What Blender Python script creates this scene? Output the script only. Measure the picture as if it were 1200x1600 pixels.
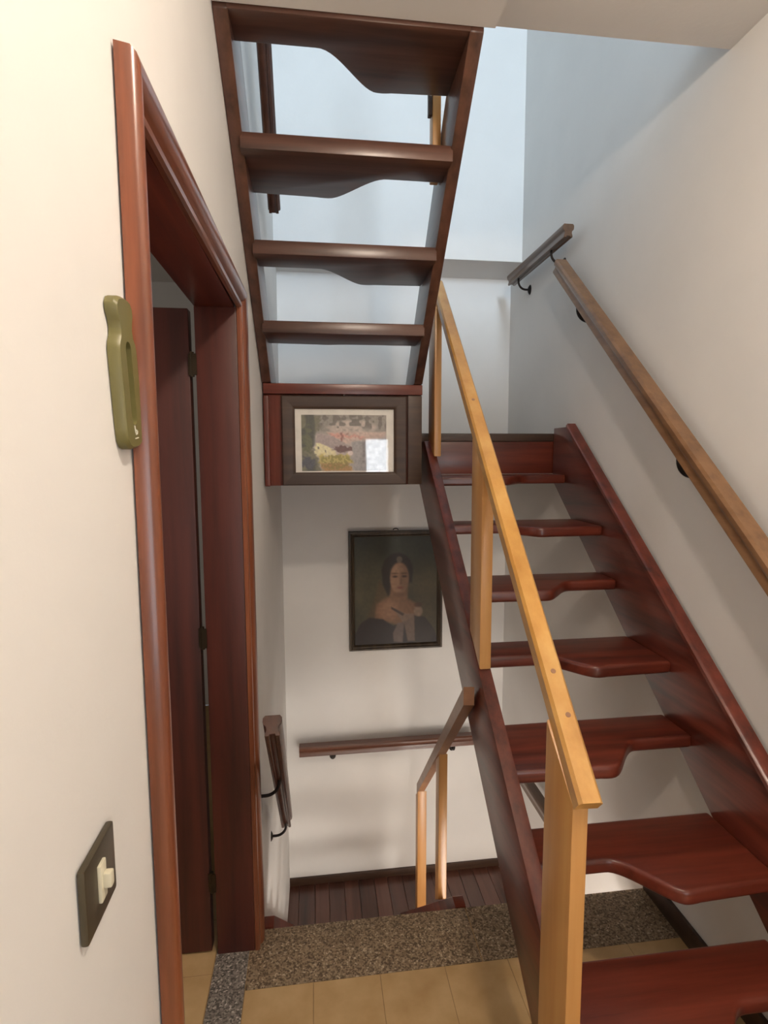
import bpy, bmesh, math, random
import numpy as np
from mathutils import Vector, Matrix

random.seed(7)
for o in list(bpy.data.objects):
    bpy.data.objects.remove(o, do_unlink=True)
scene = bpy.context.scene
COL = scene.collection

# ------------------------------------------------------------------ camera
F_PX, YAW, PITCH, ROLL, EYE = 856.4, 0.1263, -0.1039, -0.003, 1.6
cam_d = bpy.data.cameras.new('camera')
cam_d.sensor_fit = 'VERTICAL'
cam_d.sensor_height = 24.0
cam_d.lens = F_PX * 24.0 / 1600.0
cam_d.clip_start = 0.02
cam = bpy.data.objects.new('camera', cam_d)
COL.objects.link(cam)
cy, sy = math.cos(YAW), math.sin(YAW)
cp, sp = math.cos(PITCH), math.sin(PITCH)
cr, sr = math.cos(ROLL), math.sin(ROLL)
r0 = Vector((cy, -sy, 0))
u0 = Vector((-sp * sy, -sp * cy, cp))
fw = Vector((cp * sy, cp * cy, sp))
right = r0 * cr + u0 * sr
up = r0 * -sr + u0 * cr
M = Matrix((right, up, -fw)).transposed().to_4x4()
M.translation = (0, 0, EYE)
cam.matrix_world = M
scene.camera = cam

# ------------------------------------------------------------------ world, lights, exposure
world = bpy.data.worlds.new('world')
scene.world = world
world.use_nodes = True
world.node_tree.nodes['Background'].inputs[0].default_value = (0.62, 0.74, 0.9, 1)
world.node_tree.nodes['Background'].inputs[1].default_value = 0.4


def area(name, loc, target, sx, sy_, power, color):
    d = bpy.data.lights.new(name, 'AREA')
    d.shape = 'RECTANGLE'
    d.size, d.size_y = sx, sy_
    d.energy = power
    d.color = color
    o = bpy.data.objects.new(name, d)
    COL.objects.link(o)
    o.location = loc
    o.rotation_euler = (Vector(target) - Vector(loc)).to_track_quat('-Z', 'Y').to_euler()
    return o


def bulb(name, loc, power, color, radius):
    d = bpy.data.lights.new(name, 'POINT')
    d.energy = power
    d.color = color
    d.shadow_soft_size = radius
    o = bpy.data.objects.new(name, d)
    COL.objects.link(o)
    o.location = loc
    return o


WARM = (1.0, 0.85, 0.70)
COOL = (0.66, 0.83, 1.0)
bulb('hall_lamp_light', (0.43, 0.12, 2.68), 22.5, WARM, 0.05)
bulb('lower_hall_lamp_light', (0.35, 0.75, -0.6), 24.0, (1.0, 0.92, 0.84), 0.14)
bulb('lower_stair_fill_light', (0.9, 1.0, -1.1), 28.0, (1.0, 0.92, 0.84), 0.3)  # second lower lamp, added to fill the wall under the landing
area('upstairs_window_daylight', (0.78, -2.05, 4.3), (-0.1, 3.1, 3.2), 0.7, 1.2, 66.0, COOL)
area('side_room_fill_light', (-2.3, 0.75, 1.7), (1.19, 1.75, 1.6), 0.9, 1.2, 4.0, (1.0, 0.93, 0.86))  # added fill aimed through the doorway at the right wall; no window there
area('hall_window_daylight', (0.775, -2.09, 1.03), (0.775, 2.0, 1.03), 0.27, 1.5, 5.0, (0.9, 0.95, 1.0))

vs = scene.view_settings
vs.view_transform = 'Standard'
vs.look = 'None'
vs.gamma = 1.0
vs.use_curve_mapping = False
vs.exposure = 0.88


# ------------------------------------------------------------------ materials
def lin(r, g, b):
    def c(v):
        v /= 255.0
        return v / 12.92 if v <= 0.04045 else ((v + 0.055) / 1.055) ** 2.4
    return (c(r), c(g), c(b), 1.0)


def newmat(name):
    m = bpy.data.materials.new(name)
    m.use_nodes = True
    nt = m.node_tree
    b = nt.nodes['Principled BSDF']
    return m, nt, b


def ramp_node(nt, stops):
    n = nt.nodes.new('ShaderNodeValToRGB')
    cr_ = n.color_ramp
    while len(cr_.elements) < len(stops):
        cr_.elements.new(0.5)
    for e, (p, c) in zip(cr_.elements, stops):
        e.position = p
        e.color = c
    return n


def noise(nt, scale, detail=4, rough=0.55, vec=None):
    n = nt.nodes.new('ShaderNodeTexNoise')
    n.inputs['Scale'].default_value = scale
    n.inputs['Detail'].default_value = detail
    n.inputs['Roughness'].default_value = rough
    if vec is not None:
        nt.links.new(vec, n.inputs['Vector'])
    return n


def coords(nt, scale=(1, 1, 1), rot=(0, 0, 0), kind='Object'):
    t = nt.nodes.new('ShaderNodeTexCoord')
    mp = nt.nodes.new('ShaderNodeMapping')
    mp.inputs['Scale'].default_value = scale
    mp.inputs['Rotation'].default_value = rot
    nt.links.new(t.outputs[kind], mp.inputs['Vector'])
    return mp.outputs['Vector']


def bump(nt, b, height, strength, dist=0.002):
    n = nt.nodes.new('ShaderNodeBump')
    n.inputs['Strength'].default_value = strength
    n.inputs['Distance'].default_value = dist
    nt.links.new(height, n.inputs['Height'])
    nt.links.new(n.outputs['Normal'], b.inputs['Normal'])


def plain(name, col, rough=0.5, metal=0.0, spec=0.5):
    m, nt, b = newmat(name)
    n = noise(nt, 18, 3, vec=coords(nt))
    d = tuple(c * 0.86 for c in col[:3]) + (1,)
    rp = ramp_node(nt, [(0.3, d), (0.7, col)])
    nt.links.new(n.outputs['Fac'], rp.inputs['Fac'])
    nt.links.new(rp.outputs['Color'], b.inputs['Base Color'])
    b.inputs['Roughness'].default_value = rough
    b.inputs['Metallic'].default_value = metal
    b.inputs['Specular IOR Level'].default_value = spec
    return m


def plaster(name, col):
    m, nt, b = newmat(name)
    v = coords(nt)
    n = noise(nt, 2.2, 4, vec=v)
    d = tuple(c * 0.95 for c in col[:3]) + (1,)
    rp = ramp_node(nt, [(0.35, d), (0.65, col)])
    nt.links.new(n.outputs['Fac'], rp.inputs['Fac'])
    nt.links.new(rp.outputs['Color'], b.inputs['Base Color'])
    b.inputs['Roughness'].default_value = 0.85
    b.inputs['Specular IOR Level'].default_value = 0.25
    n2 = noise(nt, 70, 5, vec=v)
    bump(nt, b, n2.outputs['Fac'], 0.12, 0.003)
    return m


def wood(name, dark, mid, light, axis='x', rough=0.32, fine=26.0, coat=0.2, knots=False, rot=(0, 0, 0)):
    m, nt, b = newmat(name)
    st = 0.06
    sc = {'x': (st, 1, 1), 'y': (1, st, 1), 'z': (1, 1, st)}[axis]
    v = coords(nt, sc, rot)
    oi = nt.nodes.new('ShaderNodeObjectInfo')
    add = nt.nodes.new('ShaderNodeVectorMath')
    add.operation = 'ADD'
    mul = nt.nodes.new('ShaderNodeVectorMath')
    mul.operation = 'SCALE'
    mul.inputs['Scale'].default_value = 7.0
    cmb = nt.nodes.new('ShaderNodeCombineXYZ')
    for i in range(3):
        nt.links.new(oi.outputs['Random'], cmb.inputs[i])
    nt.links.new(cmb.outputs[0], mul.inputs[0])
    nt.links.new(v, add.inputs[0])
    nt.links.new(mul.outputs[0], add.inputs[1])
    n = noise(nt, fine, 6, 0.6, add.outputs[0])
    rp = ramp_node(nt, [(0.28, dark), (0.5, mid), (0.75, light)])
    nt.links.new(n.outputs['Fac'], rp.inputs['Fac'])
    # broad tone variation
    n2 = noise(nt, 4.0, 3, 0.5, add.outputs[0])
    mx = nt.nodes.new('ShaderNodeMix')
    mx.data_type = 'RGBA'
    mx.blend_type = 'MULTIPLY'
    mx.inputs['Factor'].default_value = 0.55
    rp2 = ramp_node(nt, [(0.3, (0.62, 0.6, 0.58, 1)), (0.7, (1, 1, 1, 1))])
    nt.links.new(n2.outputs['Fac'], rp2.inputs['Fac'])
    nt.links.new(rp.outputs['Color'], mx.inputs[6])
    nt.links.new(rp2.outputs['Color'], mx.inputs[7])
    out = mx.outputs[2]
    if knots:
        vo = nt.nodes.new('ShaderNodeTexVoronoi')
        vo.inputs['Scale'].default_value = 3.2
        sc2 = {'x': (0.7, 2.2, 2.2), 'y': (2.2, 0.7, 2.2), 'z': (2.2, 2.2, 0.7)}[axis]
        nt.links.new(coords(nt, sc2, rot), vo.inputs['Vector'])
        rp3 = ramp_node(nt, [(0.035, lin(120, 70, 30)), (0.085, (1, 1, 1, 1))])
        nt.links.new(vo.outputs['Distance'], rp3.inputs['Fac'])
        mk = nt.nodes.new('ShaderNodeMix')
        mk.data_type = 'RGBA'
        mk.blend_type = 'MULTIPLY'
        mk.inputs['Factor'].default_value = 0.7
        nt.links.new(out, mk.inputs[6])
        nt.links.new(rp3.outputs['Color'], mk.inputs[7])
        out = mk.outputs[2]
    nt.links.new(out, b.inputs['Base Color'])
    b.inputs['Roughness'].default_value = rough
    b.inputs['Coat Weight'].default_value = coat
    b.inputs['Coat Roughness'].default_value = 0.25
    bump(nt, b, n.outputs['Fac'], 0.08, 0.001)
    return m


def granite(name, a, b_, c, e):
    m, nt, b = newmat(name)
    v = coords(nt)
    vo = nt.nodes.new('ShaderNodeTexVoronoi')
    vo.inputs['Scale'].default_value = 210
    nt.links.new(v, vo.inputs['Vector'])
    sep = nt.nodes.new('ShaderNodeSeparateColor')
    nt.links.new(vo.outputs['Color'], sep.inputs[0])
    rp = ramp_node(nt, [(0.0, a), (0.3, b_), (0.62, c), (0.93, e)])
    rp.color_ramp.interpolation = 'CONSTANT'
    nt.links.new(sep.outputs[0], rp.inputs['Fac'])
    n = noise(nt, 60, 4, vec=v)
    mx = nt.nodes.new('ShaderNodeMix')
    mx.data_type = 'RGBA'
    mx.blend_type = 'OVERLAY'
    mx.inputs['Factor'].default_value = 0.6
    nt.links.new(rp.outputs['Color'], mx.inputs[6])
    nt.links.new(n.outputs['Fac'], mx.inputs[7])
    nt.links.new(mx.outputs[2], b.inputs['Base Color'])
    b.inputs['Roughness'].default_value = 0.45
    bump(nt, b, sep.outputs[0], 0.05, 0.001)
    return m


def tilemat(name, c1, c2):
    m, nt, b = newmat(name)
    v = coords(nt)
    oi = nt.nodes.new('ShaderNodeObjectInfo')
    add = nt.nodes.new('ShaderNodeVectorMath')
    add.operation = 'ADD'
    nt.links.new(v, add.inputs[0])
    nt.links.new(oi.outputs['Location'], add.inputs[1])
    n = noise(nt, 9, 5, vec=add.outputs[0])
    rp = ramp_node(nt, [(0.3, c1), (0.7, c2)])
    nt.links.new(n.outputs['Fac'], rp.inputs['Fac'])
    nt.links.new(rp.outputs['Color'], b.inputs['Base Color'])
    b.inputs['Roughness'].default_value = 0.35
    return m


def paintmat(name, rough=0.5):
    m, nt, b = newmat(name)
    a = nt.nodes.new('ShaderNodeVertexColor')
    a.layer_name = 'paint'
    nt.links.new(a.outputs['Color'], b.inputs['Base Color'])
    b.inputs['Roughness'].default_value = rough
    n = noise(nt, 300, 3, vec=coords(nt))
    bump(nt, b, n.outputs['Fac'], 0.1, 0.0006)
    return m


def glassmat(name):
    m = bpy.data.materials.new(name)
    m.use_nodes = True
    nt = m.node_tree
    nt.nodes.clear()
    out = nt.nodes.new('ShaderNodeOutputMaterial')
    tr = nt.nodes.new('ShaderNodeBsdfTransparent')
    gl = nt.nodes.new('ShaderNodeBsdfGlossy')
    gl.inputs['Roughness'].default_value = 0.03
    fr = nt.nodes.new('ShaderNodeFresnel')
    fr.inputs['IOR'].default_value = 1.5
    n = noise(nt, 9, 2, vec=coords(nt))
    bp = nt.nodes.new('ShaderNodeBump')
    bp.inputs['Strength'].default_value = 0.05
    bp.inputs['Distance'].default_value = 0.002
    nt.links.new(n.outputs['Fac'], bp.inputs['Height'])
    nt.links.new(bp.outputs['Normal'], gl.inputs['Normal'])
    mx = nt.nodes.new('ShaderNodeMixShader')
    nt.links.new(fr.outputs[0], mx.inputs[0])
    nt.links.new(tr.outputs[0], mx.inputs[1])
    nt.links.new(gl.outputs[0], mx.inputs[2])
    nt.links.new(mx.outputs[0], out.inputs['Surface'])
    return m


def panemat(name, col, strength):
    m, nt, b = newmat(name)
    n = noise(nt, 2, 2, vec=coords(nt))
    rp = ramp_node(nt, [(0.2, tuple(c * 0.8 for c in col[:3]) + (1,)), (0.8, col)])
    nt.links.new(n.outputs['Fac'], rp.inputs['Fac'])
    nt.links.new(rp.outputs['Color'], b.inputs['Emission Color'])
    b.inputs['Emission Strength'].default_value = strength
    b.inputs['Base Color'].default_value = (0.2, 0.22, 0.25, 1)
    return m


WALL = plaster('wall_plaster', (0.80, 0.785, 0.76, 1))
CEIL = plaster('ceiling_plaster', (0.80, 0.78, 0.75, 1))
MH = (lin(64, 27, 19), lin(104, 45, 31), lin(128, 60, 43))
BM = (lin(58, 36, 28), lin(88, 57, 45), lin(108, 72, 58))  # browner wood tint than the right flight
SLOPE = math.atan(0.84)
MAH_X = wood('mahogany_across', *MH, axis='x')
MAH_Z = wood('mahogany_upright', *MH, axis='z')
MAH_UP = wood('mahogany_rising_away', *MH, axis='y', rot=(-SLOPE, 0, 0), rough=0.3)
MAH_DN = wood('mahogany_falling_away', *MH, axis='y', rot=(SLOPE, 0, 0), rough=0.3)
BRN_X = wood('brown_wood_across', *BM, axis='x')
BRN_DN = wood('brown_wood_falling_away', *BM, axis='y', rot=(SLOPE, 0, 0), rough=0.3)
MAH_Y = wood('mahogany_along', *MH, axis='y')
DM = (lin(48, 20, 14), lin(78, 33, 24), lin(96, 43, 32))
DOORM = wood('door_mahogany', *DM, axis='z', fine=18, rough=0.45, coat=0.05)
CASM = wood('casing_mahogany', lin(96, 50, 31), lin(132, 74, 47), lin(158, 96, 64), axis='z', rough=0.28, coat=0.4)
CASMY = wood('casing_mahogany_along', lin(96, 50, 31), lin(132, 74, 47), lin(158, 96, 64), axis='y', rough=0.28, coat=0.4)
PINE_Z = wood('pine_upright', lin(186, 128, 68), lin(206, 150, 86), lin(220, 170, 106), axis='z', rough=0.35, knots=True, fine=14)
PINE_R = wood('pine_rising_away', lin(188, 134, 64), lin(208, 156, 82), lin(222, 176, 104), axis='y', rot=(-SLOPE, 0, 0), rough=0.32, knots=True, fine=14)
PINE_F = wood('pine_falling_away', lin(130, 92, 66), lin(152, 108, 78), lin(168, 126, 94), axis='y', rot=(SLOPE, 0, 0), rough=0.4, fine=14)  # darker pine copy: the lower handrail's shade is put into its colour
RAILW = (lin(112, 80, 54), lin(136, 100, 68), lin(154, 116, 82))
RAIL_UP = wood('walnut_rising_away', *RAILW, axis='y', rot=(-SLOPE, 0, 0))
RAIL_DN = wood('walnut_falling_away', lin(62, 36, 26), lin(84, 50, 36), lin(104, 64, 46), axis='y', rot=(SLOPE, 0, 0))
RAIL_Y = wood('walnut_along', lin(82, 58, 42), lin(102, 76, 56), lin(118, 90, 70), axis='y')
RAIL_X = wood('walnut_across', lin(82, 50, 38), lin(108, 68, 52), lin(128, 84, 64), axis='x')
FRAME1 = wood('dark_walnut_frame', lin(48, 31, 21), lin(68, 46, 32), lin(84, 60, 43), axis='x', rough=0.5, coat=0.05)
FRAME2 = wood('aged_frame', lin(40, 30, 20), lin(62, 48, 32), lin(86, 70, 48), axis='z', rough=0.45)
IRON = plain('wrought_iron', lin(48, 42, 40), 0.45, 0.7)
BRASS = plain('dull_brass', lin(66, 54, 40), 0.45, 0.8)
GRAN = granite('brown_granite', lin(100, 82, 62), lin(138, 118, 94), lin(158, 138, 112), lin(192, 174, 148))
GRAN2 = granite('grey_granite', lin(96, 90, 84), lin(134, 126, 118), lin(158, 150, 140), lin(204, 196, 186))
TILE = tilemat('beige_tile', lin(190, 155, 106), lin(212, 180, 132))
GROUT = plain('tile_grout', lin(178, 146, 102), 0.9)
GREEN = plain('olive_plastic', lin(112, 106, 62), 0.42)
WHITE = plain('white_print', lin(225, 222, 205), 0.5)
SWPLATE = plain('bronze_plate', lin(84, 76, 60), 0.35, 0.4)
SWROCK = plain('cream_rocker', lin(226, 220, 196), 0.4)
MAT = plain('cream_paper_mat', lin(250, 244, 234), 0.7)
PAINT = paintmat('picture_print', 0.6)
OIL = paintmat('oil_canvas', 0.42)
GLASS = glassmat('picture_glass')
PANE = panemat('daylit_pane', (0.85, 0.93, 1.0, 1), 3.0)


# ------------------------------------------------------------------ mesh helpers
def link(name, me, mat, parent=None):
    o = bpy.data.objects.new(name, me)
    COL.objects.link(o)
    if mat is not None and not me.materials:
        me.materials.append(mat)
    if parent is not None:
        o.parent = parent
        o.matrix_parent_inverse = Matrix.Identity(4)
    return o


def world_loc(o):
    v = Vector((0, 0, 0))
    while o is not None:
        v += Vector(o.location)
        o = o.parent
    return v


def obj(name, bm, mat, parent=None, smooth=True):
    """one mesh object; bm is in world coordinates, parents only translate"""
    if parent is not None:
        bmesh.ops.translate(bm, verts=bm.verts, vec=-world_loc(parent))
    bmesh.ops.recalc_face_normals(bm, faces=bm.faces)
    me = bpy.data.meshes.new(name)
    bm.to_mesh(me)
    bm.free()
    if smooth:
        me.polygons.foreach_set('use_smooth', [True] * len(me.polygons))
        me.set_sharp_from_angle(angle=math.radians(38))
    return link(name, me, mat, parent)


def rooted(name, bm, mat, parent, base):
    """like obj, but the object's own origin sits at base (for sub-parts and shared copies)"""
    bmesh.ops.translate(bm, verts=bm.verts, vec=-Vector(base))
    bmesh.ops.recalc_face_normals(bm, faces=bm.faces)
    me = bpy.data.meshes.new(name)
    bm.to_mesh(me)
    bm.free()
    me.polygons.foreach_set('use_smooth', [True] * len(me.polygons))
    me.set_sharp_from_angle(angle=math.radians(38))
    o = link(name, me, mat, parent)
    o.location = Vector(base) - (world_loc(parent) if parent else Vector((0, 0, 0)))
    return o


def tag(o, label=None, cat=None, group=None, kind=None):
    if label:
        o['label'] = label
    if cat:
        o['category'] = cat
    if group:
        o['group'] = group
    if kind:
        o['kind'] = kind
    return o


def thing(name, loc, label=None, cat=None, group=None, kind=None):
    o = bpy.data.objects.new(name, None)
    COL.objects.link(o)
    o.location = loc
    o.empty_display_size = 0.1
    return tag(o, label, cat, group, kind)


def box(bm, x0, x1, y0, y1, z0, z1):
    vs_ = [bm.verts.new((x, y, z)) for x in (x0, x1) for y in (y0, y1) for z in (z0, z1)]
    for f in ((0, 1, 3, 2), (4, 6, 7, 5), (0, 4, 5, 1), (2, 3, 7, 6), (0, 2, 6, 4), (1, 5, 7, 3)):
        bm.faces.new([vs_[i] for i in f])
    return vs_


def bev(bm, w, seg=2, ang=35):
    bm.normal_update()
    bmesh.ops.recalc_face_normals(bm, faces=bm.faces)
    es = [e for e in bm.edges if len(e.link_faces) == 2 and e.calc_face_angle(0) > math.radians(ang)]
    if es:
        bmesh.ops.bevel(bm, geom=es, offset=w, segments=seg, profile=0.6, affect='EDGES', clamp_overlap=True)
    return bm


def bbox(x0, x1, y0, y1, z0, z1, w=0.0, seg=2):
    bm = bmesh.new()
    box(bm, x0, x1, y0, y1, z0, z1)
    if w:
        bev(bm, w, seg)
    return bm


def prism(pts, axis, lo, hi, w=0.0, seg=2, shift=None):
    """pts (a,b): axis x -> (y,z), y -> (x,z), z -> (x,y); shift(a,b) adds to lo/hi"""
    bm = bmesh.new()

    def P(a, b, c):
        return {'x': (c, a, b), 'y': (a, c, b), 'z': (a, b, c)}[axis]
    A = [bm.verts.new(P(a, b, lo + (shift(a, b) if shift else 0))) for a, b in pts]
    B = [bm.verts.new(P(a, b, hi + (shift(a, b) if shift else 0))) for a, b in pts]
    n = len(pts)
    bm.faces.new(A)
    bm.faces.new(list(reversed(B)))
    for i in range(n):
        j = (i + 1) % n
        bm.faces.new([A[j], A[i], B[i], B[j]])
    if w:
        bev(bm, w, seg)
    return bm


def sweep(prof, A, B, bm=None, cut=None):
    """profile (side, up) swept from A to B; cut='y' ends in vertical planes y = const"""
    bm = bm or bmesh.new()
    A, B = Vector(A), Vector(B)
    d = (B - A).normalized()
    s = d.cross(Vector((0, 0, 1))).normalized()
    if s.x < 0 or (abs(s.x) < 1e-3 and s.y < 0):
        s = -s
    u = s.cross(d)
    if u.z < 0:
        u = -u
    rings = []
    for P in (A, B):
        ring = []
        for a, b in prof:
            q = P + s * a + u * b
            if cut == 'y':
                q = q + d * ((P.y - q.y) / d.y)
            ring.append(bm.verts.new(q))
        rings.append(ring)
    n = len(prof)
    bm.faces.new(rings[0])
    bm.faces.new(list(reversed(rings[1])))
    for i in range(n):
        j = (i + 1) % n
        bm.faces.new([rings[0][j], rings[0][i], rings[1][i], rings[1][j]])
    return bm


def tube(pts, r, bm=None, seg=10):
    bm = bm or bmesh.new()
    pts = [Vector(p) for p in pts]
    rings = []
    prev = None
    for i, p in enumerate(pts):
        d = (pts[min(i + 1, len(pts) - 1)] - pts[max(i - 1, 0)]).normalized()
        a = prev - d * prev.dot(d) if prev is not None else d.orthogonal()
        a.normalize()
        prev = a
        b = d.cross(a)
        rr = r[i] if isinstance(r, (list, tuple)) else r
        rings.append([bm.verts.new(p + (a * math.cos(t) + b * math.sin(t)) * rr)
                      for t in [2 * math.pi * k / seg for k in range(seg)]])
    for r0_, r1_ in zip(rings, rings[1:]):
        for k in range(seg):
            bm.faces.new([r0_[k], r0_[(k + 1) % seg], r1_[(k + 1) % seg], r1_[k]])
    bm.faces.new(list(reversed(rings[0])))
    bm.faces.new(rings[-1])
    return bm


def smoothstep(a, b, x):
    t = min(1, max(0, (x - a) / (b - a)))
    return t * t * (3 - 2 * t)


# ------------------------------------------------------------------ key dimensions
XR = 1.195            # right wall
YB = 3.307            # back wall
YBU = 3.13            # back wall above the ledge
ZLEDGE = 2.69
YF = -2.1             # wall behind the viewer
ZTOP = 5.35
YG = 1.74             # edge of this floor
ZLOW = -1.15          # lower landing
XI = -0.335           # room side of the left wall
XM = 0.49             # outer face of the middle stringer


def lw(y):            # face of the left wall (very slightly out of square)
    return -0.2286 + 0.0125 * (y - 0.7)


# ------------------------------------------------------------------ the setting
def wall_piece(bm, y0, y1, z0, z1):
    v = [(lw(y0), y0), (lw(y1), y1), (XI, y1), (XI, y0)]
    a = [bm.verts.new((x, y, z0)) for x, y in v]
    b = [bm.verts.new((x, y, z1)) for x, y in v]
    bm.faces.new(a)
    bm.faces.new(list(reversed(b)))
    for i in range(4):
        j = (i + 1) % 4
        bm.faces.new([a[j], a[i], b[i], b[j]])


DY0, DY1, DZ = 0.775, 1.68, 2.045       # rough door opening
bm = bmesh.new()
wall_piece(bm, YF, DY0, ZLOW - 1.6, ZTOP)
wall_piece(bm, DY0, DY1, DZ, ZTOP)
wall_piece(bm, DY0, DY1, ZLOW - 1.6, -0.2)
wall_piece(bm, DY1, YB + 0.1, ZLOW - 1.6, ZTOP)
tag(obj('wall_left', bm, WALL, smooth=False), 'cream plaster wall with the doorway, running along the left', kind='structure')

bm = bbox(XR, XR + .15, YF, YB + .1, ZLOW - 1.6, ZTOP)
tag(obj('wall_right', bm, WALL, smooth=False),
    'cream plaster wall carrying the long handrail on the right', kind='structure')
bm = prism([(YB, ZLOW - 1.6), (YB + 0.2, ZLOW - 1.6), (YB + 0.2, ZTOP), (YBU, ZTOP), (YBU, ZLEDGE), (YB, ZLEDGE - 0.045)],
           'x', -0.34, XR + 0.15)
tag(obj('wall_back', bm, WALL, smooth=False), 'white plaster end wall of the stairwell with the portrait', kind='structure')

# wall behind the viewer with its window openings
bm = bmesh.new()
WX0, WX1, WZ0, WZ1 = 0.6, 0.95, 0.22, 1.84
UX0, UX1, UZ0, UZ1 = 0.4, 1.15, 3.65, 4.95
for (x0, x1, z0, z1) in [(XI, XR + .15, ZLOW - 1.6, WZ0), (XI, WX0, WZ0, WZ1), (WX1, XR + .15, WZ0, WZ1), (XI, XR + .15, WZ1, UZ0),
                         (XI, UX0, UZ0, UZ1), (UX1, XR + .15, UZ0, UZ1), (XI, XR + .15, UZ1, ZTOP)]:
    box(bm, x0, x1, YF - 0.2, YF, z0, z1)
tag(obj('wall_front', bm, WALL, smooth=False), 'plaster wall behind the viewer with two windows', kind='structure')
for n, (u0_, u1_, z0, z1) in enumerate([(WX0, WX1, WZ0, WZ1), (UX0, UX1, UZ0, UZ1)]):
    P3 = lambda u_, d_, z_: (u_, YF - d_, z_)
    w = thing('window_%d' % (n + 1), P3((u0_ + u1_) / 2, .06, z0),
              ('tall narrow window behind the viewer', 'wide window of the upper floor')[n], kind='structure')

    def slab(u0, u1, d0, d1, za, zb):
        p, q = P3(u0, d0, za), P3(u1, d1, zb)
        return bbox(min(p[0], q[0]), max(p[0], q[0]), min(p[1], q[1]), max(p[1], q[1]), za, zb)
    for a in ((u0_, u0_ + .045, z0, z1), (u1_ - .045, u1_, z0, z1), (u0_ + .045, u1_ - .045, z0, z0 + .045), (u0_ + .045, u1_ - .045, z1 - .045, z1)):
        obj('frame_bar', slab(a[0], a[1], .05, .11, a[2], a[3]), MAH_Z, w, False)
    obj('pane', slab(u0_ + .04, u1_ - .04, .08, .09, z0 + .04, z1 - .04), PANE, w, False)

# ceiling of this floor = slab of the upper floor, in two levels
ZC, ZC2 = 2.745, 2.648
bm = bmesh.new()
box(bm, 0.462, XR, YF, 1.55, ZC, 2.9)
box(bm, -0.24, 0.462, YF, 1.1, ZC, 2.9)
box(bm, -0.24, 0.462, 1.1, 1.425, ZC2, 2.9)
tag(obj('ceiling', bm, CEIL, smooth=False), 'white plaster ceiling ending above the stairs', kind='structure')
tag(obj('ceiling', bbox(XI, XR + .15, YF - .2, YB + .2, ZTOP, ZTOP + .1), CEIL, smooth=False),
    'ceiling of the upper floor', kind='structure')

# side room seen through the door
RX, RY0, RY1, RZ = -2.4, 0.2, 3.5, 2.62
room = bmesh.new()
box(room, RX - .1, RX, RY0, RY1, 0, RZ)
box(room, RX, XI, RY1, RY1 + .1, 0, RZ)
box(room, RX, XI, RY0 - .1, RY0, 0, RZ)
tag(obj('wall_room', room, WALL, smooth=False), 'dim plaster walls of the room beyond the door', kind='structure')
tag(obj('ceiling', bbox(RX - .1, XI, RY0 - .1, RY1 + .1, RZ, RZ + .1), CEIL, smooth=False),
    'ceiling of the room beyond the door', kind='structure')

# floor: slab, granite edging, tiles
floor = tag(obj('floor', bbox(lw(1.5) - .02, XR, YF, YG - .004, -0.2, -0.0014), GROUT, smooth=False),
            'beige tiled hall floor ending in a granite edge', kind='structure')
PT, TX0, TY1 = 0.2045, -0.2315, 1.531
tile_me = None


def put_tile(x, y, sx, sy_, parent):
    """one tile with its near-left corner at x, y"""
    global tile_me
    full = abs(sx - PT) < 1e-6 and abs(sy_ - PT) < 1e-6
    if full and tile_me is not None:
        o = link('tile', tile_me, None, parent)
        o.location = Vector((x, y, 0)) - world_loc(parent)
        return
    bm = bbox(0.001, sx - 0.001, 0.001, sy_ - 0.001, -0.0013, 0, 0.0005, 1)
    o = obj('tile', bm, TILE)
    o.parent = parent
    o.location = Vector((x, y, 0)) - world_loc(parent)
    if full:
        tile_me = o.data


for j in range(8):
    y1 = TY1 - j * PT
    for i in range(7):
        x0 = TX0 + i * PT
        put_tile(x0, y1 - PT, min(PT, XR - x0), PT, floor)
obj('tile_field', bbox(lw(0), XR, YF, TY1 - 8 * PT, -0.0013, -0.0002), TILE, floor, False)
obj('granite_slab', bbox(TX0 + .001, 0.505, TY1, YG, -0.0013, 0.001, 0.003), GRAN, floor)
obj('granite_slab', bbox(0.508, XR, TY1, YG, -0.0013, 0.001, 0.003), GRAN, floor)
obj('granite_threshold', bbox(XI - .002, TX0 - .001, DY0 - .04, YG - .01, -0.03, 0.002, 0.003), GRAN2, floor)
rfl = tag(obj('floor', bbox(RX, XI - .002, RY0, RY1, -0.2, -0.0014), GROUT, smooth=False),
          'beige tiled floor of the room beyond the door', kind='structure')
for j in range(6):
    for i in range(4):
        put_tile(XI - .004 - (i + 1) * PT, 0.78 + j * PT, PT, PT, rfl)
obj('tile_field', bbox(RX, XI - .004 - 4 * PT, RY0, RY1, -0.0013, -0.0002), TILE, rfl, False)

# lower landing of boards
lf = tag(obj('floor', bbox(-0.335, XR, 2.3, YB, ZLOW - .16, ZLOW - .02), FRAME1, smooth=False),
         'lower landing of dark wooden boards below the granite edge', kind='structure')
bx, k = -0.23, 0
while bx < XR - 0.01:
    w_ = [0.094, 0.1, 0.088, 0.097][k % 4]
    x1 = min(bx + w_, XR)
    t = [1.0, 0.8, 1.22, 0.9, 1.08, 0.74, 1.15][k % 7]  # board tints; lighter ones carry glossy reflections in their colour
    key = 'landing_board_%d' % (k % 7)
    m = bpy.data.materials.get(key) or wood(key, *[tuple(c * t for c in q[:3]) + (1,) for q in (lin(60, 34, 26), lin(92, 56, 44), lin(110, 72, 58))],
                                            axis='y', rough=0.3, coat=0.3)
    obj('board', bbox(bx + .0004, x1 - .0004, 2.3, YB - .002, ZLOW - .02, ZLOW, 0.0015, 1), m, lf)
    bx = x1
    k += 1
tag(obj('baseboard_back', bbox(-0.24, XR, YB - .014, YB, ZLOW, ZLOW + .05, 0.003), FRAME1),
    'thin dark wooden skirting at the foot of the end wall', kind='structure')
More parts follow.
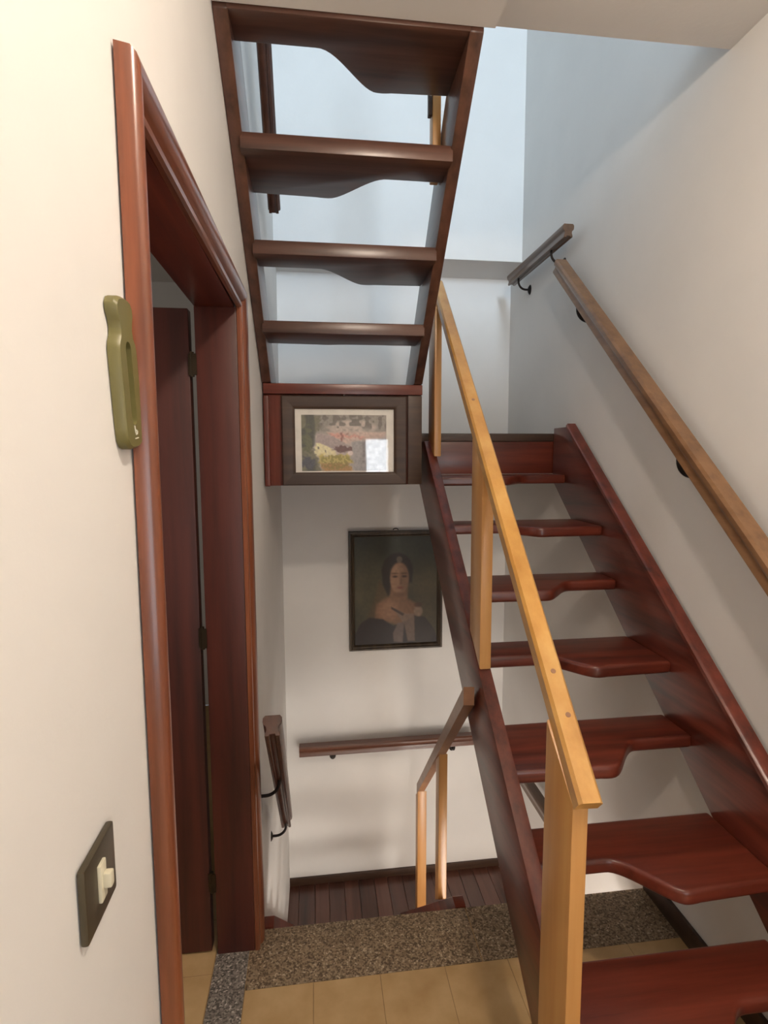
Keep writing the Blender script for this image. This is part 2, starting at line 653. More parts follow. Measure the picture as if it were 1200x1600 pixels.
tag(obj('baseboard_right', prism([(-1.0, 0.0), (YG, 0.0), (YG, 0.075), (-1.0, 0.075)], 'x', XR - .013, XR, 0.003), FRAME1),
    'dark wooden skirting along the right wall', kind='structure')
tag(obj('floor', bbox(-0.335, XR, YF, YB, ZLOW - 1.7, ZLOW - 1.6), TILE, smooth=False), 'floor of the storey below', kind='structure')

# ------------------------------------------------------------------ door
door = thing('door_1', (-0.26, 1.24, 0), 'open mahogany door with moulded casing in the left wall', kind='structure')
CIN0, CIN1, CZ = 0.79, 1.662, 2.022      # inner edges of the casing
CPROF = [(0, .003), (0, .012), (.004, .017), (.012, .018), (.016, .013), (.021, .014), (.026, .022), (.036, .027), (.047, .029),
         (.055, .027), (.06, .021), (.062, .003)]


def casing(kind_):
    bm = bmesh.new()
    rings = [[], []]
    for u_, v_ in CPROF:
        if kind_ == 'near':
            y = CIN0 - u_
            pts = [(y, 0.001), (y, CZ + u_)]
        elif kind_ == 'far':
            y = CIN1 + u_
            pts = [(y, 0.001), (y, CZ + u_)]
        else:
            pts = [(CIN0 - u_, CZ + u_), (CIN1 + u_, CZ + u_)]
        for r_, (y, z) in zip(rings, pts):
            r_.append(bm.verts.new((lw(y) + v_, y, z)))
    n = len(CPROF)
    bm.faces.new(rings[0])
    bm.faces.new(list(reversed(rings[1])))
    for i in range(n):
        j = (i + 1) % n
        bm.faces.new([rings[0][j], rings[0][i], rings[1][i], rings[1][j]])
    return bm


obj('side_casing', casing('near'), CASM, door)
obj('side_casing', casing('far'), CASM, door)
obj('head_casing', casing('head'), CASMY, door)
obj('side_jamb', bbox(XI + .003, lw(.8) + .002, DY0 + .001, CIN0, 0.002, CZ, 0.002), DOORM, door)
obj('side_jamb', bbox(XI + .003, lw(1.66) + .002, CIN1, DY1 - .001, 0.002, CZ, 0.002), DOORM, door)
obj('head_jamb', bbox(XI + .003, lw(1.2) + .002, DY0 + .001, DY1 - .001, CZ, DZ - .001, 0.002), MAH_Y, door)
leaf = rooted('door_leaf', bbox(-1.2, -0.351, 1.672, 1.712, 0.008, 2.018, 0.003), DOORM, door, (-0.351, 1.69, 0.008))
for z in (1.86, 1.05, 0.25):
    bm = tube([(-0.343, 1.667, z - .035), (-0.343, 1.667, z + .035)], 0.006)
    box(bm, -0.353, -0.343, 1.664, 1.668, z - .03, z + .03)
    box(bm, -0.343, -0.329, 1.660, 1.664, z - .03, z + .03)
    rooted('hinge', bm, BRASS, leaf, (-0.343, 1.667, z))


# ------------------------------------------------------------------ stairs
def tread_outline(x0, x1, back, front_dir, deep, shallow, deep_left, xc, half=0.085):
    """(x, y) outline; back edge at y=back, front toward front_dir"""
    pts = [(x0, back), (x1, back)]
    N = 22
    dl, dr = (deep, shallow) if deep_left else (shallow, deep)
    for i in range(N + 1):
        x = x1 + (x0 - x1) * i / N
        if i not in (0, N):
            x = xc + half * 1.5 - half * 3.0 * (i - 1) / (N - 2)
        t = smoothstep(xc - half, xc + half, x)
        d = dl + (dr - dl) * t
        # slightly full nose of the deep side next to the curve
        nose = 0.012 * math.exp(-((x - (xc + (-1 if deep_left else 1) * half * 1.15)) / 0.05) ** 2)
        pts.append((x, back + front_dir * (d + nose)))
    return pts


# right flight
RISE, RUN = 0.194, 0.23
TH = 0.04
XT0, XT1 = XM + 0.038, 1.152
st = thing('staircase', (0.85, 0.8, 0.0), 'dark red open-riser stair flight with wavy treads climbing along the right wall', 'staircase')


def line_poly(y0, z0, slope, ya, yb, depth, zmin=None):
    """stringer side outline: top line through (y0,z0), vertical depth, between ya and yb, clipped at zmin"""
    top = lambda y: z0 + slope * (y - y0)
    pts = []
    if zmin is None:
        return [(ya, top(ya) - depth), (yb, top(yb) - depth), (yb, top(yb)), (ya, top(ya))]
    ylow = y0 + (zmin + depth - z0) / slope
    return [(ya, zmin), (ylow, zmin), (yb, top(yb) - depth), (yb, top(yb)), (ya, top(ya))]


def level_top(pts, zt):
    (ya, za), (yb, zb) = pts[-1], pts[-2]
    yt = ya + (zt - za) * (yb - ya) / (zb - za)
    return pts[:-2] + [(yb, zt), (yt, zt), (ya, za)]


obj('stringer', prism(level_top(line_poly(1.678, 1.033, 0.843, 0.58, 2.546, 0.298, 0.001), 1.66), 'x', XM, XM + 0.04, 0.004), MAH_UP, st)
s2 = obj('stringer', prism(level_top(line_poly(1.612, 1.092, 0.81, 0.48, 2.546, 0.375, 0.001), 1.725), 'x', 1.15, XR - .014, 0.004), MAH_UP, st)
rooted('cap_moulding', sweep([(-.028, -.006), (-.028, .006), (-.02, .012), (.016, .012), (.018, -.006)],
                             (1.166, 0.5, 1.092 + .81 * (0.5 - 1.612)), (1.166, 2.392, 1.092 + .81 * (2.392 - 1.612)), cut='y'),
       MAH_UP, s2, (1.166, 1.5, 1.0))
for k in range(1, 9):
    z = 1.70 - RISE * k
    back = 2.555 - RUN * (k - 1)
    dl = (k % 2 == 1)
    o = prism(tread_outline(XT0, XT1, back, -1, 0.262, 0.148, dl, 0.895 if dl else 0.82, 0.072), 'z', z - TH, z, 0.011, 3)
    rooted('tread', o, MAH_X, st, (0.84, back, z))

# upper left flight, climbing back toward the viewer
sl = thing('staircase', (0.13, 2.3, 1.9), 'dark brown stair flight seen from below, climbing overhead from landing to ceiling', 'staircase')


def lstr(y):          # outer faces
    return -0.2075 - 0.0145 * (2.336 - y)


def rstr(y):
    return 0.461 - 0.029 * (2.336 - y)


LS = 0.83
poly = [(1.428, 1.885 + LS * (2.336 - 1.428)), (2.322, 1.897), (2.62, 1.897), (1.428, 1.885 + LS * (2.336 - 1.428) + .262)]
obj('stringer', prism(poly, 'x', 0, 0.036, 0.003, 2, lambda a, b: lstr(a) + 0.002), BRN_DN, sl)
obj('stringer', prism(poly, 'x', -0.036, 0.0, 0.003, 2, lambda a, b: rstr(a)), BRN_DN, sl)
for k, (y, z) in enumerate([(1.428, 2.682), (1.632, 2.481), (1.866, 2.286), (2.101, 2.091)]):
    dl = (k % 2 == 1)
    x0, x1 = lstr(y) + .03, rstr(y) - .03
    o = prism(tread_outline(x0, x1, y, 1, (.25, .262, .28, .2)[k], (.105, .128, .128, .195)[k], dl, 0.11 if not dl else .15), 'z', z - .044, z, 0.005, 2)
    rooted('tread', o, BRN_X, sl, (0.1, y, z))

# landing between the two flights
ld = thing('stair_landing', (0.5, 2.9, 1.47), 'dark wooden half landing at eye level with two step levels', 'landing')
XLF = 0.463
obj('upper_platform', bbox(lw(2.4) + .004, XLF, 2.332, YB - .003, 1.852, 1.895, 0.004), MAH_X, ld)
obj('lower_platform', bbox(XLF + .002, XR - .003, 2.548, YB - .003, 1.662, 1.70, 0.006), FRAME1, ld)
obj('fascia_board', bbox(lw(2.4) + .005, XLF, 2.35, 2.372, 1.472, 1.851, 0.003), MAH_Z, ld)
obj('edge_batten', bbox(lw(2.4) + .003, lw(2.4) + .026, 2.335, 2.3495, 1.47, 1.846, 0.005, 3), MAH_Z, ld)
obj('corner_post', bbox(XLF - .062, XLF - .001, 2.338, 2.3495, 1.474, 1.85, 0.003), FRAME1, ld)
obj('riser_board', bbox(XT0 + .004, XR - .004, 2.558, 2.58, 1.508, 1.661, 0.001), MAH_X, ld)
obj('bottom_panel', bbox(lw(2.4) + .005, XLF, 2.374, YB - .003, 1.474, 1.49), MAH_X, ld)
obj('side_panel', bbox(XLF - .024, XLF, 2.374, YB - .003, 1.491, 1.851), MAH_Y, ld)

# lower left flight going down from the granite edge
lo = thing('staircase', (0.13, 2.3, ZLOW), 'dark wooden stair flight dropping from the granite edge to the lower landing', 'staircase')
LT = [(YG + .004, -0.4), (2.61, ZLOW + .002), (3.0, ZLOW + .002), (YG + .05, 0.004), (YG + .004, 0.004)]
obj('stringer', prism(LT, 'x', lw(2.9) + .004, lw(2.9) + .04, 0.004), MAH_DN, lo)
obj('stringer', prism(LT, 'x', 0.472, 0.512, 0.004), MAH_DN, lo)
for k in range(5):
    z = -0.195 * (k + 1)
    y = YG + .006 + 0.2 * k
    o = prism(tread_outline(lw(1.8) + .044, 0.474, y, 1, 0.185, 0.1, k % 2 == 0, 0.13), 'z', z - .04, z, 0.008, 2)
    rooted('tread', o, MAH_X, lo, (0.13, y, z))


# ------------------------------------------------------------------ pine railings
def post(x0, x1, y0, y1, zf, zb, ztf, ztb, mat, parent, w=0.004):
    """upright: front bottom zf, back bottom zb, top front/back"""
    bm = prism([(y0, zf), (y1, zb), (y1, ztb), (y0, ztf)], 'x', x0, x1, w)
    return rooted('post', bm, mat, parent, ((x0 + x1) / 2, (y0 + y1) / 2, min(zf, zb)))


RW = 0.0225
RPROF = [(-RW, -.018), (-RW, .010), (-RW + .006, .017), (RW - .006, .017), (RW, .010), (RW, -.018)]
pr = thing('stair_railing', (0.49, 0.93, 0.0), 'bright honey pine railing with sloping handrail and three posts beside the right flight', 'railing')
RA, RB = Vector((0.4795, 0.870, 0.972)), Vector((0.549, 2.44, 2.342))


def rz(y):
    return RA.z + (RB.z - RA.z) * (y - RA.y) / (RB.y - RA.y)


bmr = sweep(RPROF, RA, RB)
rail = rooted('handrail', bmr, PINE_R, pr, RA)
for y, side in ((1.06, 0.0), (0.99, 0.004), (1.78, 0.0)):
    # plugged screw holes on the rail
    t = (y - RA.y) / (RB.y - RA.y)
    c = RA.lerp(RB, t)
    n = (RB - RA).normalized().cross(Vector((1, 0, 0)))
    if n.z < 0:
        n = -n
    bm = tube([c + n * 0.0165 + Vector((side, 0, 0)), c + n * 0.0178 + Vector((side, 0, 0))], 0.0055, seg=10)
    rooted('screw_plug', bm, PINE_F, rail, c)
post(0.457, 0.4885, 0.886, 1.008, 0.001, 0.001, rz(.886) - .0242, rz(1.008) - .0242, PINE_Z, pr)
post(0.4915, 0.528, 1.567, 1.678, 0.946, 1.036, rz(1.567) - .0242, rz(1.678) - .0242, PINE_Z, pr)
post(0.514, 0.545, 2.33, 2.45, 1.592, 1.645, rz(2.33) - .0242, rz(2.43) - .0242, PINE_Z, pr)

pl = thing('stair_railing', (0.49, 2.7, ZLOW), 'small pine railing with two posts on the stairs going down', 'railing')
LA, LB = Vector((0.462, 1.575, 0.86)), Vector((0.545, 2.775, -0.215))


def lz(y):
    return LA.z + (LB.z - LA.z) * (y - LA.y) / (LB.y - LA.y)


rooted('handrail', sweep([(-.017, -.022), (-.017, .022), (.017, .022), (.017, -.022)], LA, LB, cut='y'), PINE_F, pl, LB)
post(0.523, 0.572, 2.72, 2.78, lz(2.72) - .73, lz(2.78) - .73, lz(2.72) - .028, lz(2.78) - .028, PINE_Z, pl)
post(0.486, 0.522, 2.07, 2.13, lz(2.07) - .67, lz(2.13) - .67, lz(2.07) - .028, lz(2.13) - .028, PINE_Z, pl)

pu = thing('stair_railing', (0.42, 1.9, 2.3), 'pine railing post with dark batten glimpsed through the overhead flight', 'railing')
post(0.381, 0.4075, 1.775, 1.825, 2.46, 2.46, 3.535, 3.495, PINE_Z, pu)
rooted('batten', bbox(0.369, 0.380, 1.78, 1.80, 2.645, 3.45, 0.002), FRAME1, pu, (0.375, 1.79, 2.645))
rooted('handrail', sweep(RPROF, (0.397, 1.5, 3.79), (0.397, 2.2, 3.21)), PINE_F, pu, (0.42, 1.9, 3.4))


# ------------------------------------------------------------------ wall handrails
HP = [(-.020, -.030), (-.020, -.022), (-.0165, -.012), (-.0175, -.004), (-.024, .002), (-.026, .010), (-.026, .020), (-.020, .027),
      (.020, .027), (.026, .020), (.026, .010), (.024, .002), (.0175, -.004), (.0165, -.012), (.020, -.022), (.020, -.030),
      (.009, -.030), (.007, -.024), (-.007, -.024), (-.009, -.030)]


def bracket(parent, c, wall_n, drop=0.055, r=0.0055):
    """iron arm from under the rail at c to the wall; wall_n = (axis vector toward wall, distance)"""
    c = Vector(c)
    n, dist = Vector(wall_n[0]), wall_n[1]
    zdn = Vector((0, 0, -1))
    pts = [c + zdn * -0.005]
    for i in range(9):
        a = math.pi / 2 * i / 8
        rad = min(dist * 0.62, drop)
        pts.append(c + zdn * (drop - rad) + zdn * rad * math.sin(a) + n * rad * (1 - math.cos(a)))
    pts.append(c + zdn * drop + n * (dist - 0.004))
    b = rooted('bracket', tube(pts, r), IRON, parent, c)
    e = c + zdn * drop + n * dist
    bm = tube([e - n * 0.012, e - n * 0.008, e - n * 0.003, e - n * 0.0004], [0.008, 0.014, 0.019, 0.02], seg=16)
    for v in bm.verts:
        v.co.z = e.z + (v.co.z - e.z) * 1.35
    rooted('rosette', bm, IRON, b, e)
    return b


def wall_rail(label, A, B, mat, brackets, cut=None, scale=1.0, base=None):
    t = thing('wall_handrail', A, label, 'handrail', 'wall handrails in the stairwell')
    prof = [(a * scale, b * scale) for a, b in HP]
    bm = sweep(prof, A, B, cut=cut)
    bev(bm, 0.0012, 1, 50)
    rooted('rail', bm, mat, t, A)
    for q in brackets:
        bracket(t, *q)
    return t


def along(A, B, y):
    A, B = Vector(A), Vector(B)
    return A.lerp(B, (y - A.y) / (B.y - A.y))


XN = (1, 0, 0)
A, B = (1.128, 0.55, 0.712), (1.128, 2.488, 2.458)
wall_rail('long brown wooden handrail sloping down the right wall', A, B, RAIL_UP,
          [(along(A, B, y) - Vector((0.012, 0, .036)), (XN, XR - 1.116), .064, .007) for y in (2.27, 1.57, 0.8)], scale=1.1)
A, B = (1.128, 2.405, 2.582), (1.128, 3.112, 2.582)
wall_rail('short dark level handrail high on the right wall above the landing', A, B, RAIL_Y,
          [(along(A, B, y) - Vector((0, 0, .026)), (XN, XR - 1.128)) for y in (2.58, 3.0)])
A, B = (-0.150, 1.35, 3.78), (-0.150, 2.48, 2.63)
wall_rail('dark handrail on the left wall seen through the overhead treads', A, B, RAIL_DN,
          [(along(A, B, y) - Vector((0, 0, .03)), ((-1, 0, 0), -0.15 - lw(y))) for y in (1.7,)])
A, B = (-0.124, 1.45, 0.87), (-0.146, 2.3, 0.0)
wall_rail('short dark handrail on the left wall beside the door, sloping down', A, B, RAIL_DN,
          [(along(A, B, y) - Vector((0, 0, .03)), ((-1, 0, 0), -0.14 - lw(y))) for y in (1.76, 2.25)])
A, B = (-0.118, 3.24, -0.205), (0.98, 3.24, -0.205)
wall_rail('brown level handrail on the end wall below the portrait', A, B, RAIL_X,
          [((x, 3.24, -.235), ((0, 1, 0), YB - 3.24)) for x in (0.088, 0.86)], scale=1.15)
A, B = (1.128, 2.25, -0.19), (1.128, 2.86, -0.19)
wall_rail('short dark level handrail on the right wall below the treads', A, B, RAIL_Y,
          [((1.128, 2.4, -.216), (XN, XR - 1.128)), ((1.128, 2.75, -.216), (XN, XR - 1.128))], scale=1.1)


# ------------------------------------------------------------------ pictures
def srgb(c):
    c = np.asarray(c, float) / 255.0
    return np.where(c <= 0.04045, c / 12.92, ((c + 0.055) / 1.055) ** 2.4)


def vnoise(u, v, fu, fv, seed):
    rng = np.random.RandomState(seed)
    g = rng.rand(int(fv) + 3, int(fu) + 3)
    x, y = u * fu, v * fv
    xi, yi = x.astype(int), y.astype(int)
    fx, fy = x - xi, y - yi
    fx, fy = fx * fx * (3 - 2 * fx), fy * fy * (3 - 2 * fy)
    return (g[yi, xi] * (1 - fx) + g[yi, xi + 1] * fx) * (1 - fy) + (g[yi + 1, xi] * (1 - fx) + g[yi + 1, xi + 1] * fx) * fy


def poly_sd(u, v, pts):
    """signed distance to polygon, negative inside"""
    pts = np.asarray(pts, float)
    d = np.full(u.shape, 1e9)
    s = np.ones(u.shape)
    for i in range(len(pts)):
        a, b = pts[i], pts[i - 1]
        e = b - a
        wx, wy = u - a[0], v - a[1]
        t = np.clip((wx * e[0] + wy * e[1]) / (e @ e), 0, 1)
        d = np.minimum(d, (wx - e[0] * t) ** 2 + (wy - e[1] * t) ** 2)
        c1, c2, c3 = v >= a[1], v < b[1], e[0] * wy > e[1] * wx
        s = np.where((c1 & c2 & c3) | (~c1 & ~c2 & ~c3), -s, s)
    return s * np.sqrt(d)


def canvas(name, x0, x1, z0, z1, y, nx, nz, paint, mat, parent, thick=0.004):
    """flat painted panel facing -y with real thickness; paint(u, v) -> sRGB, v measured down"""
    U, V = np.meshgrid(np.linspace(0, 1, nx), np.linspace(0, 1, nz))
    cols = srgb(paint(U, V)).reshape(-1, 3)
    P = world_loc(parent)
    verts = np.stack([x0 + (x1 - x0) * U - P.x, np.full(U.shape, y - P.y), z1 - (z1 - z0) * V - P.z], -1).reshape(-1, 3).tolist()
    faces = []
    for j in range(nz - 1):
        for i in range(nx - 1):
            a = j * nx + i
            faces.append((a, a + nx, a + nx + 1, a + 1))
    n0 = len(verts)
    corner = [0, nx - 1, nx * nz - 1, nx * (nz - 1)]
    verts += [[verts[c][0], verts[c][1] + thick, verts[c][2]] for c in corner]
    faces.append((n0, n0 + 1, n0 + 2, n0 + 3))
    for i in range(4):
        j = (i + 1) % 4
        faces.append((corner[i], corner[j], n0 + j, n0 + i))
    me = bpy.data.meshes.new(name)
    me.from_pydata(verts, [], faces)
    at_ = me.color_attributes.new('paint', 'FLOAT_COLOR', 'POINT')
    full = np.ones((len(verts), 4))
    full[:n0, :3] = cols
    full[n0:, :3] = 0.2
    at_.data.foreach_set('color', full.ravel().astype(np.float32))
    return link(name, me, mat, parent)


def frame_bars(x0, x1, z0, z1, y, prof, mat, parent, flip=False):
    """mitred moulding; prof (inward distance, forward distance from y)"""
    C4 = [((x0, z0), (1, 1)), ((x1, z0), (-1, 1)), ((x1, z1), (-1, -1)), ((x0, z1), (1, -1))]
    for i in range(4):
        (a, da), (b, db) = C4[i], C4[(i + 1) % 4]
        bm = bmesh.new()
        R = [[bm.verts.new((q[0] + dq[0] * p, y - f_, q[1] + dq[1] * p)) for p, f_ in prof] for q, dq in ((a, da), (b, db))]
        bm.faces.new(R[0])
        bm.faces.new(list(reversed(R[1])))
        n = len(prof)
        for k_ in range(n):
            l_ = (k_ + 1) % n
            bm.faces.new([R[0][l_], R[0][k_], R[1][k_], R[1][l_]])
        obj('frame_bar', bm, mat, parent)


def put(c, mask, col):
    m = np.clip(mask, 0, 1)[..., None]
    return c * (1 - m) + np.asarray(col, float) * m


def soft(d, w):
    t = np.clip(0.5 - d / w, 0, 1)
    return t * t * (3 - 2 * t)


def ell(u, v, cx, cy_, rx, ry, ang=0.0):
    c, s = math.cos(ang), math.sin(ang)
    x, y = (u - cx) * c + (v - cy_) * s, -(u - cx) * s + (v - cy_) * c
    return (np.sqrt((x / rx) ** 2 + (y / ry) ** 2) - 1) * min(rx, ry)


def watercolour(u, v):
    n1 = vnoise(u, v, 9, 6, 1)
    n2 = vnoise(u, v, 26, 18, 2)
    n3 = vnoise(u, v, 60, 40, 3)
    wob = (n2 - .5) * .06 + (n3 - .5) * .03
    c = np.zeros(u.shape + (3,)) + np.array([190, 178, 172.])
    c = put(c, soft(v - .34 - wob, .1), [150, 143, 136])
    c = put(c, soft(ell(u, v, .6, .22, .25, .12) + wob, .05), [188, 176, 168])
    c = put(c, soft(.5 - n2, .1) * soft(v - .25, .12) * .8, [112, 106, 100])
    c = put(c, soft(poly_sd(u + wob, v, [(.3, .3), (1, .3), (1, .55), (.5, .5)]), .05), [196, 176, 166])
    c = put(c, soft(poly_sd(u, v + wob, [(.3, .34), (.68, .36), (.75, .42), (.4, .41)]), .03) * .75, [200, 150, 138])
    c = put(c, soft(poly_sd(u + wob * .4, v, [(.2, .33), (.36, .38), (.6, .58), (.62, .68), (.4, .66), (.16, .5)]), .02), [168, 154, 152])
    c = put(c, soft(poly_sd(u + wob * .3, v, [(.15, .6), (.17, .5), (.22, .5), (.4, .64), (.4, .74), (.15, .72)]), .02), [222, 214, 178])
    c = put(c, soft(poly_sd(u, v, [(.185, .56), (.205, .57), (.205, .61), (.185, .605)]), .008), [130, 122, 104])
    c = put(c, soft(poly_sd(u, v, [(.27, .62), (.285, .63), (.285, .67), (.27, .665)]), .008), [140, 132, 112])
    c = put(c, soft(ell(u, v, .5, .61, .09, .045) + wob, .03), [112, 84, 84])
    c = put(c, soft(ell(u, v, .48, .38, .03, .06) + wob, .03) * .8, [150, 100, 92])
    c = put(c, soft(poly_sd(u + wob, v + wob, [(.18, .72), (.55, .7), (.62, .86), (.2, .88)]), .05), [190, 176, 110])
    c = put(c, soft(poly_sd(u + wob, v + wob, [(.22, .86), (.56, .86), (.6, 1.02), (.22, 1.02)]), .05), [176, 138, 92])
    c = put(c, soft(.45 - n3, .1) * soft(ell(u, v, .4, .84, .22, .14), .05) * .7, [128, 118, 62])
    c = put(c, soft(poly_sd(u + wob, v, [(-.02, .0), (.2, .02), (.22, .18), (.12, .42), (.16, .72), (.22, 1.02), (-.02, 1.02)]), .04),
            [120, 118, 100])
    c = put(c, soft(.52 - n1, .2) * soft(u - .16, .08), [84, 84, 78])
    c = put(c, soft(ell(u, v, .07, .46, .05, .22) + wob, .03), [104, 106, 84])
    c = put(c, soft(ell(u, v, .06, .84, .07, .12) + wob, .04), [84, 84, 96])
    c = put(c, soft(poly_sd(u + wob, v, [(.58, .48), (1.02, .4), (1.02, 1.02), (.6, 1.02)]), .06), [160, 156, 156])
    c = put(c, soft(.5 - n2, .1) * soft(.7 - u, .1) * soft(.5 - v, .1) * .6, [128, 124, 124])
    c = put(c, soft(ell(u, v, .57, .68, .03, .04), .02), [222, 208, 204])
    c = (c * (0.93 + .14 * n3)[..., None]) * 1.12
    return np.clip(c, 0, 255)


def portrait(u, v):
    n1 = vnoise(u, v, 6, 7, 11)
    n2 = vnoise(u, v, 40, 50, 12)
    c = np.zeros(u.shape + (3,)) + np.array([58, 56, 42.])
    c = put(c, soft(.0 - v, .0 + .9) * .0 + (1 - np.clip(v / .35, 0, 1)) * .8, [44, 46, 36])
    c = put(c, soft(ell(u, v, .15, .5, .35, .22), .4) * .7, [84, 78, 56])
    c = put(c, soft(ell(u, v, .88, .6, .3, .3), .4) * .6, [82, 70, 46])
    c = c * (.9 + .2 * n1)[..., None]
    # veil behind the shoulders
    c = put(c, soft(poly_sd(u, v, [(.3, .4), (.22, .62), (.1, .82), (.45, .75), (.42, .5)]), .06) * .8, [84, 68, 46])
    # hair
    hair = [38, 29, 22]
    c = put(c, soft(ell(u, v, .515, .31, .185, .155), .03), hair)
    c = put(c, soft(poly_sd(u, v, [(.33, .3), (.34, .44), (.4, .55), (.46, .52), (.46, .3)]), .03), hair)
    c = put(c, soft(poly_sd(u, v, [(.64, .28), (.7, .3), (.69, .43), (.65, .43)]), .03), hair)
    # neck, shoulders
    skin, skin2 = [138, 104, 80], [118, 86, 62]
    c = put(c, soft(poly_sd(u, v, [(.44, .44), (.64, .44), (.64, .58), (.78, .64), (.8, .78), (.5, .82), (.24, .76), (.26, .62), (.42, .55)]), .04), skin2)
    c = put(c, soft(ell(u, v, .4, .68, .12, .09), .1) * .6, [150, 112, 88])
    # face
    c = put(c, soft(ell(u, v, .54, .385, .115, .145), .025), skin)
    c = put(c, soft(ell(u, v, .6, .4, .06, .13), .06) * .45, [96, 72, 54])
    c = put(c, soft(ell(u, v, .52, .31, .07, .035), .05) * .5, [156, 124, 100])
    for ex in (.487, .6):
        c = put(c, soft(ell(u, v, ex, .372, .028, .010), .012), [58, 38, 28])
        c = put(c, soft(ell(u, v, ex, .343, .038, .006), .01) * .7, [70, 48, 34])
    c = put(c, soft(poly_sd(u, v, [(.558, .37), (.575, .44), (.545, .445)]), .015) * .5, [92, 64, 48])
    c = put(c, soft(ell(u, v, .55, .475, .035, .010), .012) * .8, [112, 58, 46])
    c = put(c, soft(ell(u, v, .545, .54, .06, .02), .03) * .5, [84, 58, 42])
    # jewel in the hair
    c = put(c, soft(ell(u, v, .54, .215, .036, .03), .015) * .8, [110, 98, 82])
    # dark dress
    dress = [36, 27, 27]
    c = put(c, soft(poly_sd(u, v, [(.0, 1.02), (.0, .9), (.08, .79), (.18, .745), (.34, .765), (.46, .83), (.6, .8), (.72, .74), (.85, .76), (.97, .88), (1.02, 1.02)]), .02), dress)
    c = put(c, soft(poly_sd(u, v, [(.7, .74), (.85, .76), (.97, .9), (.9, 1.02), (.72, 1.02)]), .04) * .6, [52, 44, 36])
    # ribbon and pale sash
    pale = [118, 98, 84]
    c = put(c, soft(poly_sd(u, v, [(.46, .66), (.62, .72), (.72, .72), (.73, .98), (.64, .98), (.6, .82)]), .02) * .85, pale)
    c = put(c, soft(poly_sd(u, v, [(.52, .8), (.6, .8), (.58, .99), (.47, .98), (.46, .9)]), .02) * .85, [108, 92, 84])
    c = put(c, soft(poly_sd(u, v, [(.44, .65), (.6, .72), (.58, .74), (.44, .67)]), .012) * .8, [48, 34, 26])
    c = put(c, soft(ell(u, v, .77, .7, .055, .05), .02) * .9, [132, 110, 92])
    c = put(c, soft(ell(u, v, .77, .64, .05, .022), .02) * .8, [70, 46, 32])
    c = c * (.94 + .12 * n2)[..., None]
    return np.clip(c, 0, 255)


# landscape print on the landing fascia
FY = 2.3375
wp = thing('framed_picture', (0.13, FY, 1.474), 'small watercolour print of a cottage in a wide dark frame on the landing front', 'picture')
frame_bars(-0.130, 0.393, 1.4735, 1.845, FY, [(0, 0), (0, .014), (.004, .018), (.04, .018), (.05, .013), (.054, .011), (.054, 0)], FRAME1, wp)
obj('paper_mat', bbox(-0.079, 0.345, FY - .004, FY - .001, 1.526, 1.7925), MAT, wp, False)
canvas('print', -0.05, 0.307, 1.533, 1.767, FY - .0046, 150, 100, watercolour, PAINT, wp, 0.0005)
obj('glass_pane', bbox(-0.0785, 0.3445, FY - .0085, FY - .0065, 1.5265, 1.792), GLASS, wp, False)
obj('hanging_nail', tube([(0.13, FY - .012, 1.848), (0.13, FY + .01, 1.848)], .004), IRON, wp)

pp = thing('framed_portrait', (0.49, YB - .01, 0.39), 'dark portrait painting of a woman in a thin aged frame on end wall', 'picture')
PX0, PX1, PZ0, PZ1 = 0.2, 0.786, 0.388, 1.138
frame_bars(PX0, PX1, PZ0, PZ1, YB - .003, [(0, 0), (0, .014), (.004, .02), (.012, .02), (.016, .015), (.022, .013), (.028, .017), (.034, .012), (.036, .009), (.036, 0)], FRAME2, pp)
canvas('canvas', PX0 + .034, PX1 - .034, PZ0 + .034, PZ1 - .034, YB - .011, 110, 140, portrait, OIL, pp, 0.006)
obj('hanging_ring', tube([(0.49 + .016 * math.cos(t), YB - .012, 1.142 + .010 * math.sin(t)) for t in [math.pi * i / 8 for i in range(9)]], .003, seg=6), IRON, pp)

# ------------------------------------------------------------------ light switch
sw = thing('light_switch', (lw(.545), 0.545, 1.12), 'bronze light switch plate with cream toggle on the left wall', 'switch')
obj('cover_plate', prism([(0.513, 1.129), (0.590, 1.129), (0.590, 1.207), (0.513, 1.207)], 'x', lw(.545) + .0005, lw(.545) + .0085, 0.003), SWPLATE, sw)
rk = rooted('rocker', prism([(0.541, 1.150), (0.556, 1.150), (0.556, 1.19), (0.541, 1.19)], 'x', lw(.545) + .008, lw(.545) + .012, 0.0015), SWROCK, sw,
            (lw(.545), 0.5435, 1.1685))
rooted('toggle', bbox(lw(.545) + .0115, lw(.545) + .020, 0.545, 0.554, 1.163, 1.179, 0.002), SWROCK, rk, (lw(.545) + .012, 0.5435, 1.171))

# ------------------------------------------------------------------ olive hanging piece by the casing
GC = Vector((lw(.69), 0.698, 1.696))
gh = thing('wall_hook', (GC.x, GC.y, 1.605), 'olive green plastic hook with a long slot beside the door casing', 'hook')


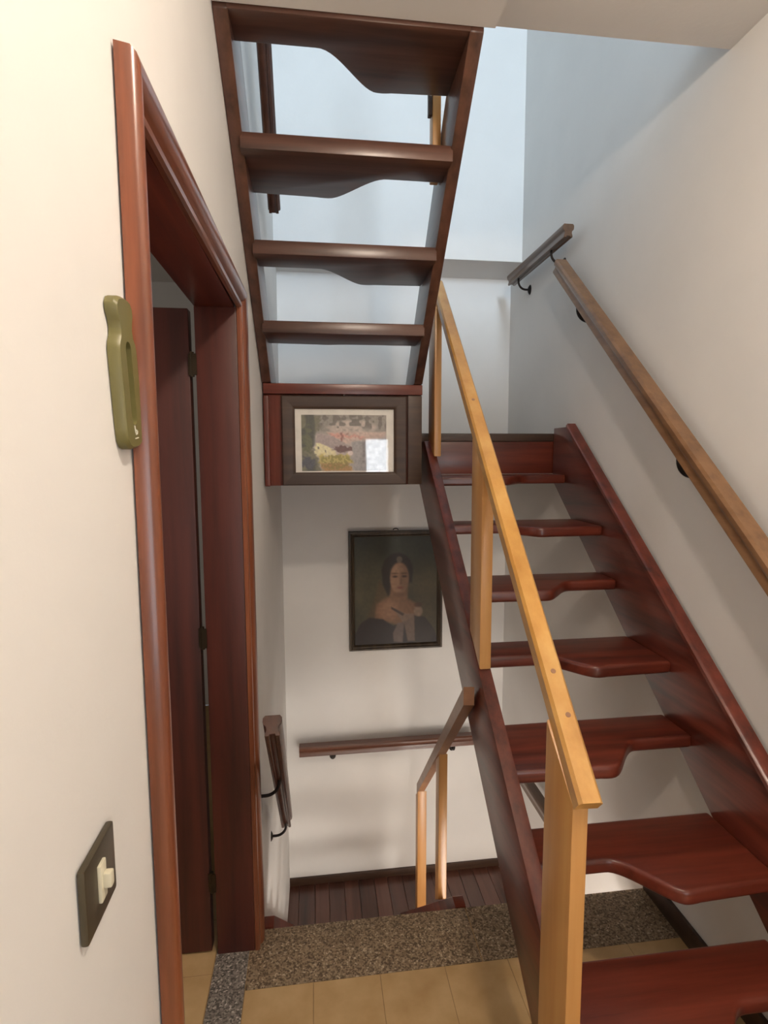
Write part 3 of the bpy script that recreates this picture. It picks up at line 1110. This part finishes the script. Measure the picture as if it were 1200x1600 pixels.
def gout():
    pts = []
    half = [(-.088, .0), (-.0875, .018), (-.084, .03), (-.076, .0385), (-.06, .04), (.0, .04), (.028, .0395), (.036, .036), (.043, .028),
            (.052, .0255), (.061, .029), (.070, .0345), (.078, .034), (.084, .027), (.0865, .015), (.087, 0)]
    for z, y in half:
        pts.append((y * .8, z))
    for z, y in reversed(half[1:-1]):
        pts.append((-y * .8, z))
    return pts


GT = 0.0135
bm = bmesh.new()
out = gout()
tilt = -0.13


def G(a, b, h_):
    c, s = math.cos(tilt), math.sin(tilt)
    return (GC.x + .0008 + h_, GC.y + a * c + b * s, GC.z - a * s + b * c)


def slot(n=10, rw=.0095, z0=-.05, z1=.028):
    p = []
    for i in range(n + 1):
        t = math.pi * i / n
        p.append((rw * math.cos(t), z1 + rw * math.sin(t)))
    for i in range(n + 1):
        t = math.pi + math.pi * i / n
        p.append((rw * math.cos(t), z0 + rw * math.sin(t)))
    return p


ins = [(a * .93, b * .965) for a, b in out]
L0 = [bm.verts.new(G(a, b, 0)) for a, b in out]
L1 = [bm.verts.new(G(a, b, GT - .004)) for a, b in out]
L2 = [bm.verts.new(G(a, b, GT)) for a, b in ins]
S1 = [bm.verts.new(G(a, b, GT)) for a, b in slot()]
S0 = [bm.verts.new(G(a, b, .005)) for a, b in slot()]
n = len(out)
bm.faces.new(L0)
for P_, Q_ in ((L0, L1), (L1, L2)):
    for i in range(n):
        j = (i + 1) % n
        bm.faces.new([P_[i], P_[j], Q_[j], Q_[i]])
m_ = len(S1)
for i in range(m_):
    j = (i + 1) % m_
    bm.faces.new([S1[i], S1[j], S0[j], S0[i]])
bm.faces.new(S0)
e1 = [bm.edges.get((L2[i], L2[(i + 1) % n])) for i in range(n)]
e2 = [bm.edges.get((S1[i], S1[(i + 1) % m_])) for i in range(m_)]
bmesh.ops.triangle_fill(bm, edges=e1 + e2, use_beauty=True, use_dissolve=False)
obj('body', bm, GREEN, gh)
em = tube([G(a, b, GT + .0004) for a, b in ((-.004, -.060), (-.003, -.066), (-.001, -.071), (.003, -.0705), (.004, -.067), (.001, -.066))], .0009, seg=6)
em = tube([G(a, b, GT + .0004) for a, b in ((-.005, -.0755), (.006, -.0755))], .0008, bm=em, seg=6)
obj('emblem', em, WHITE, gh)
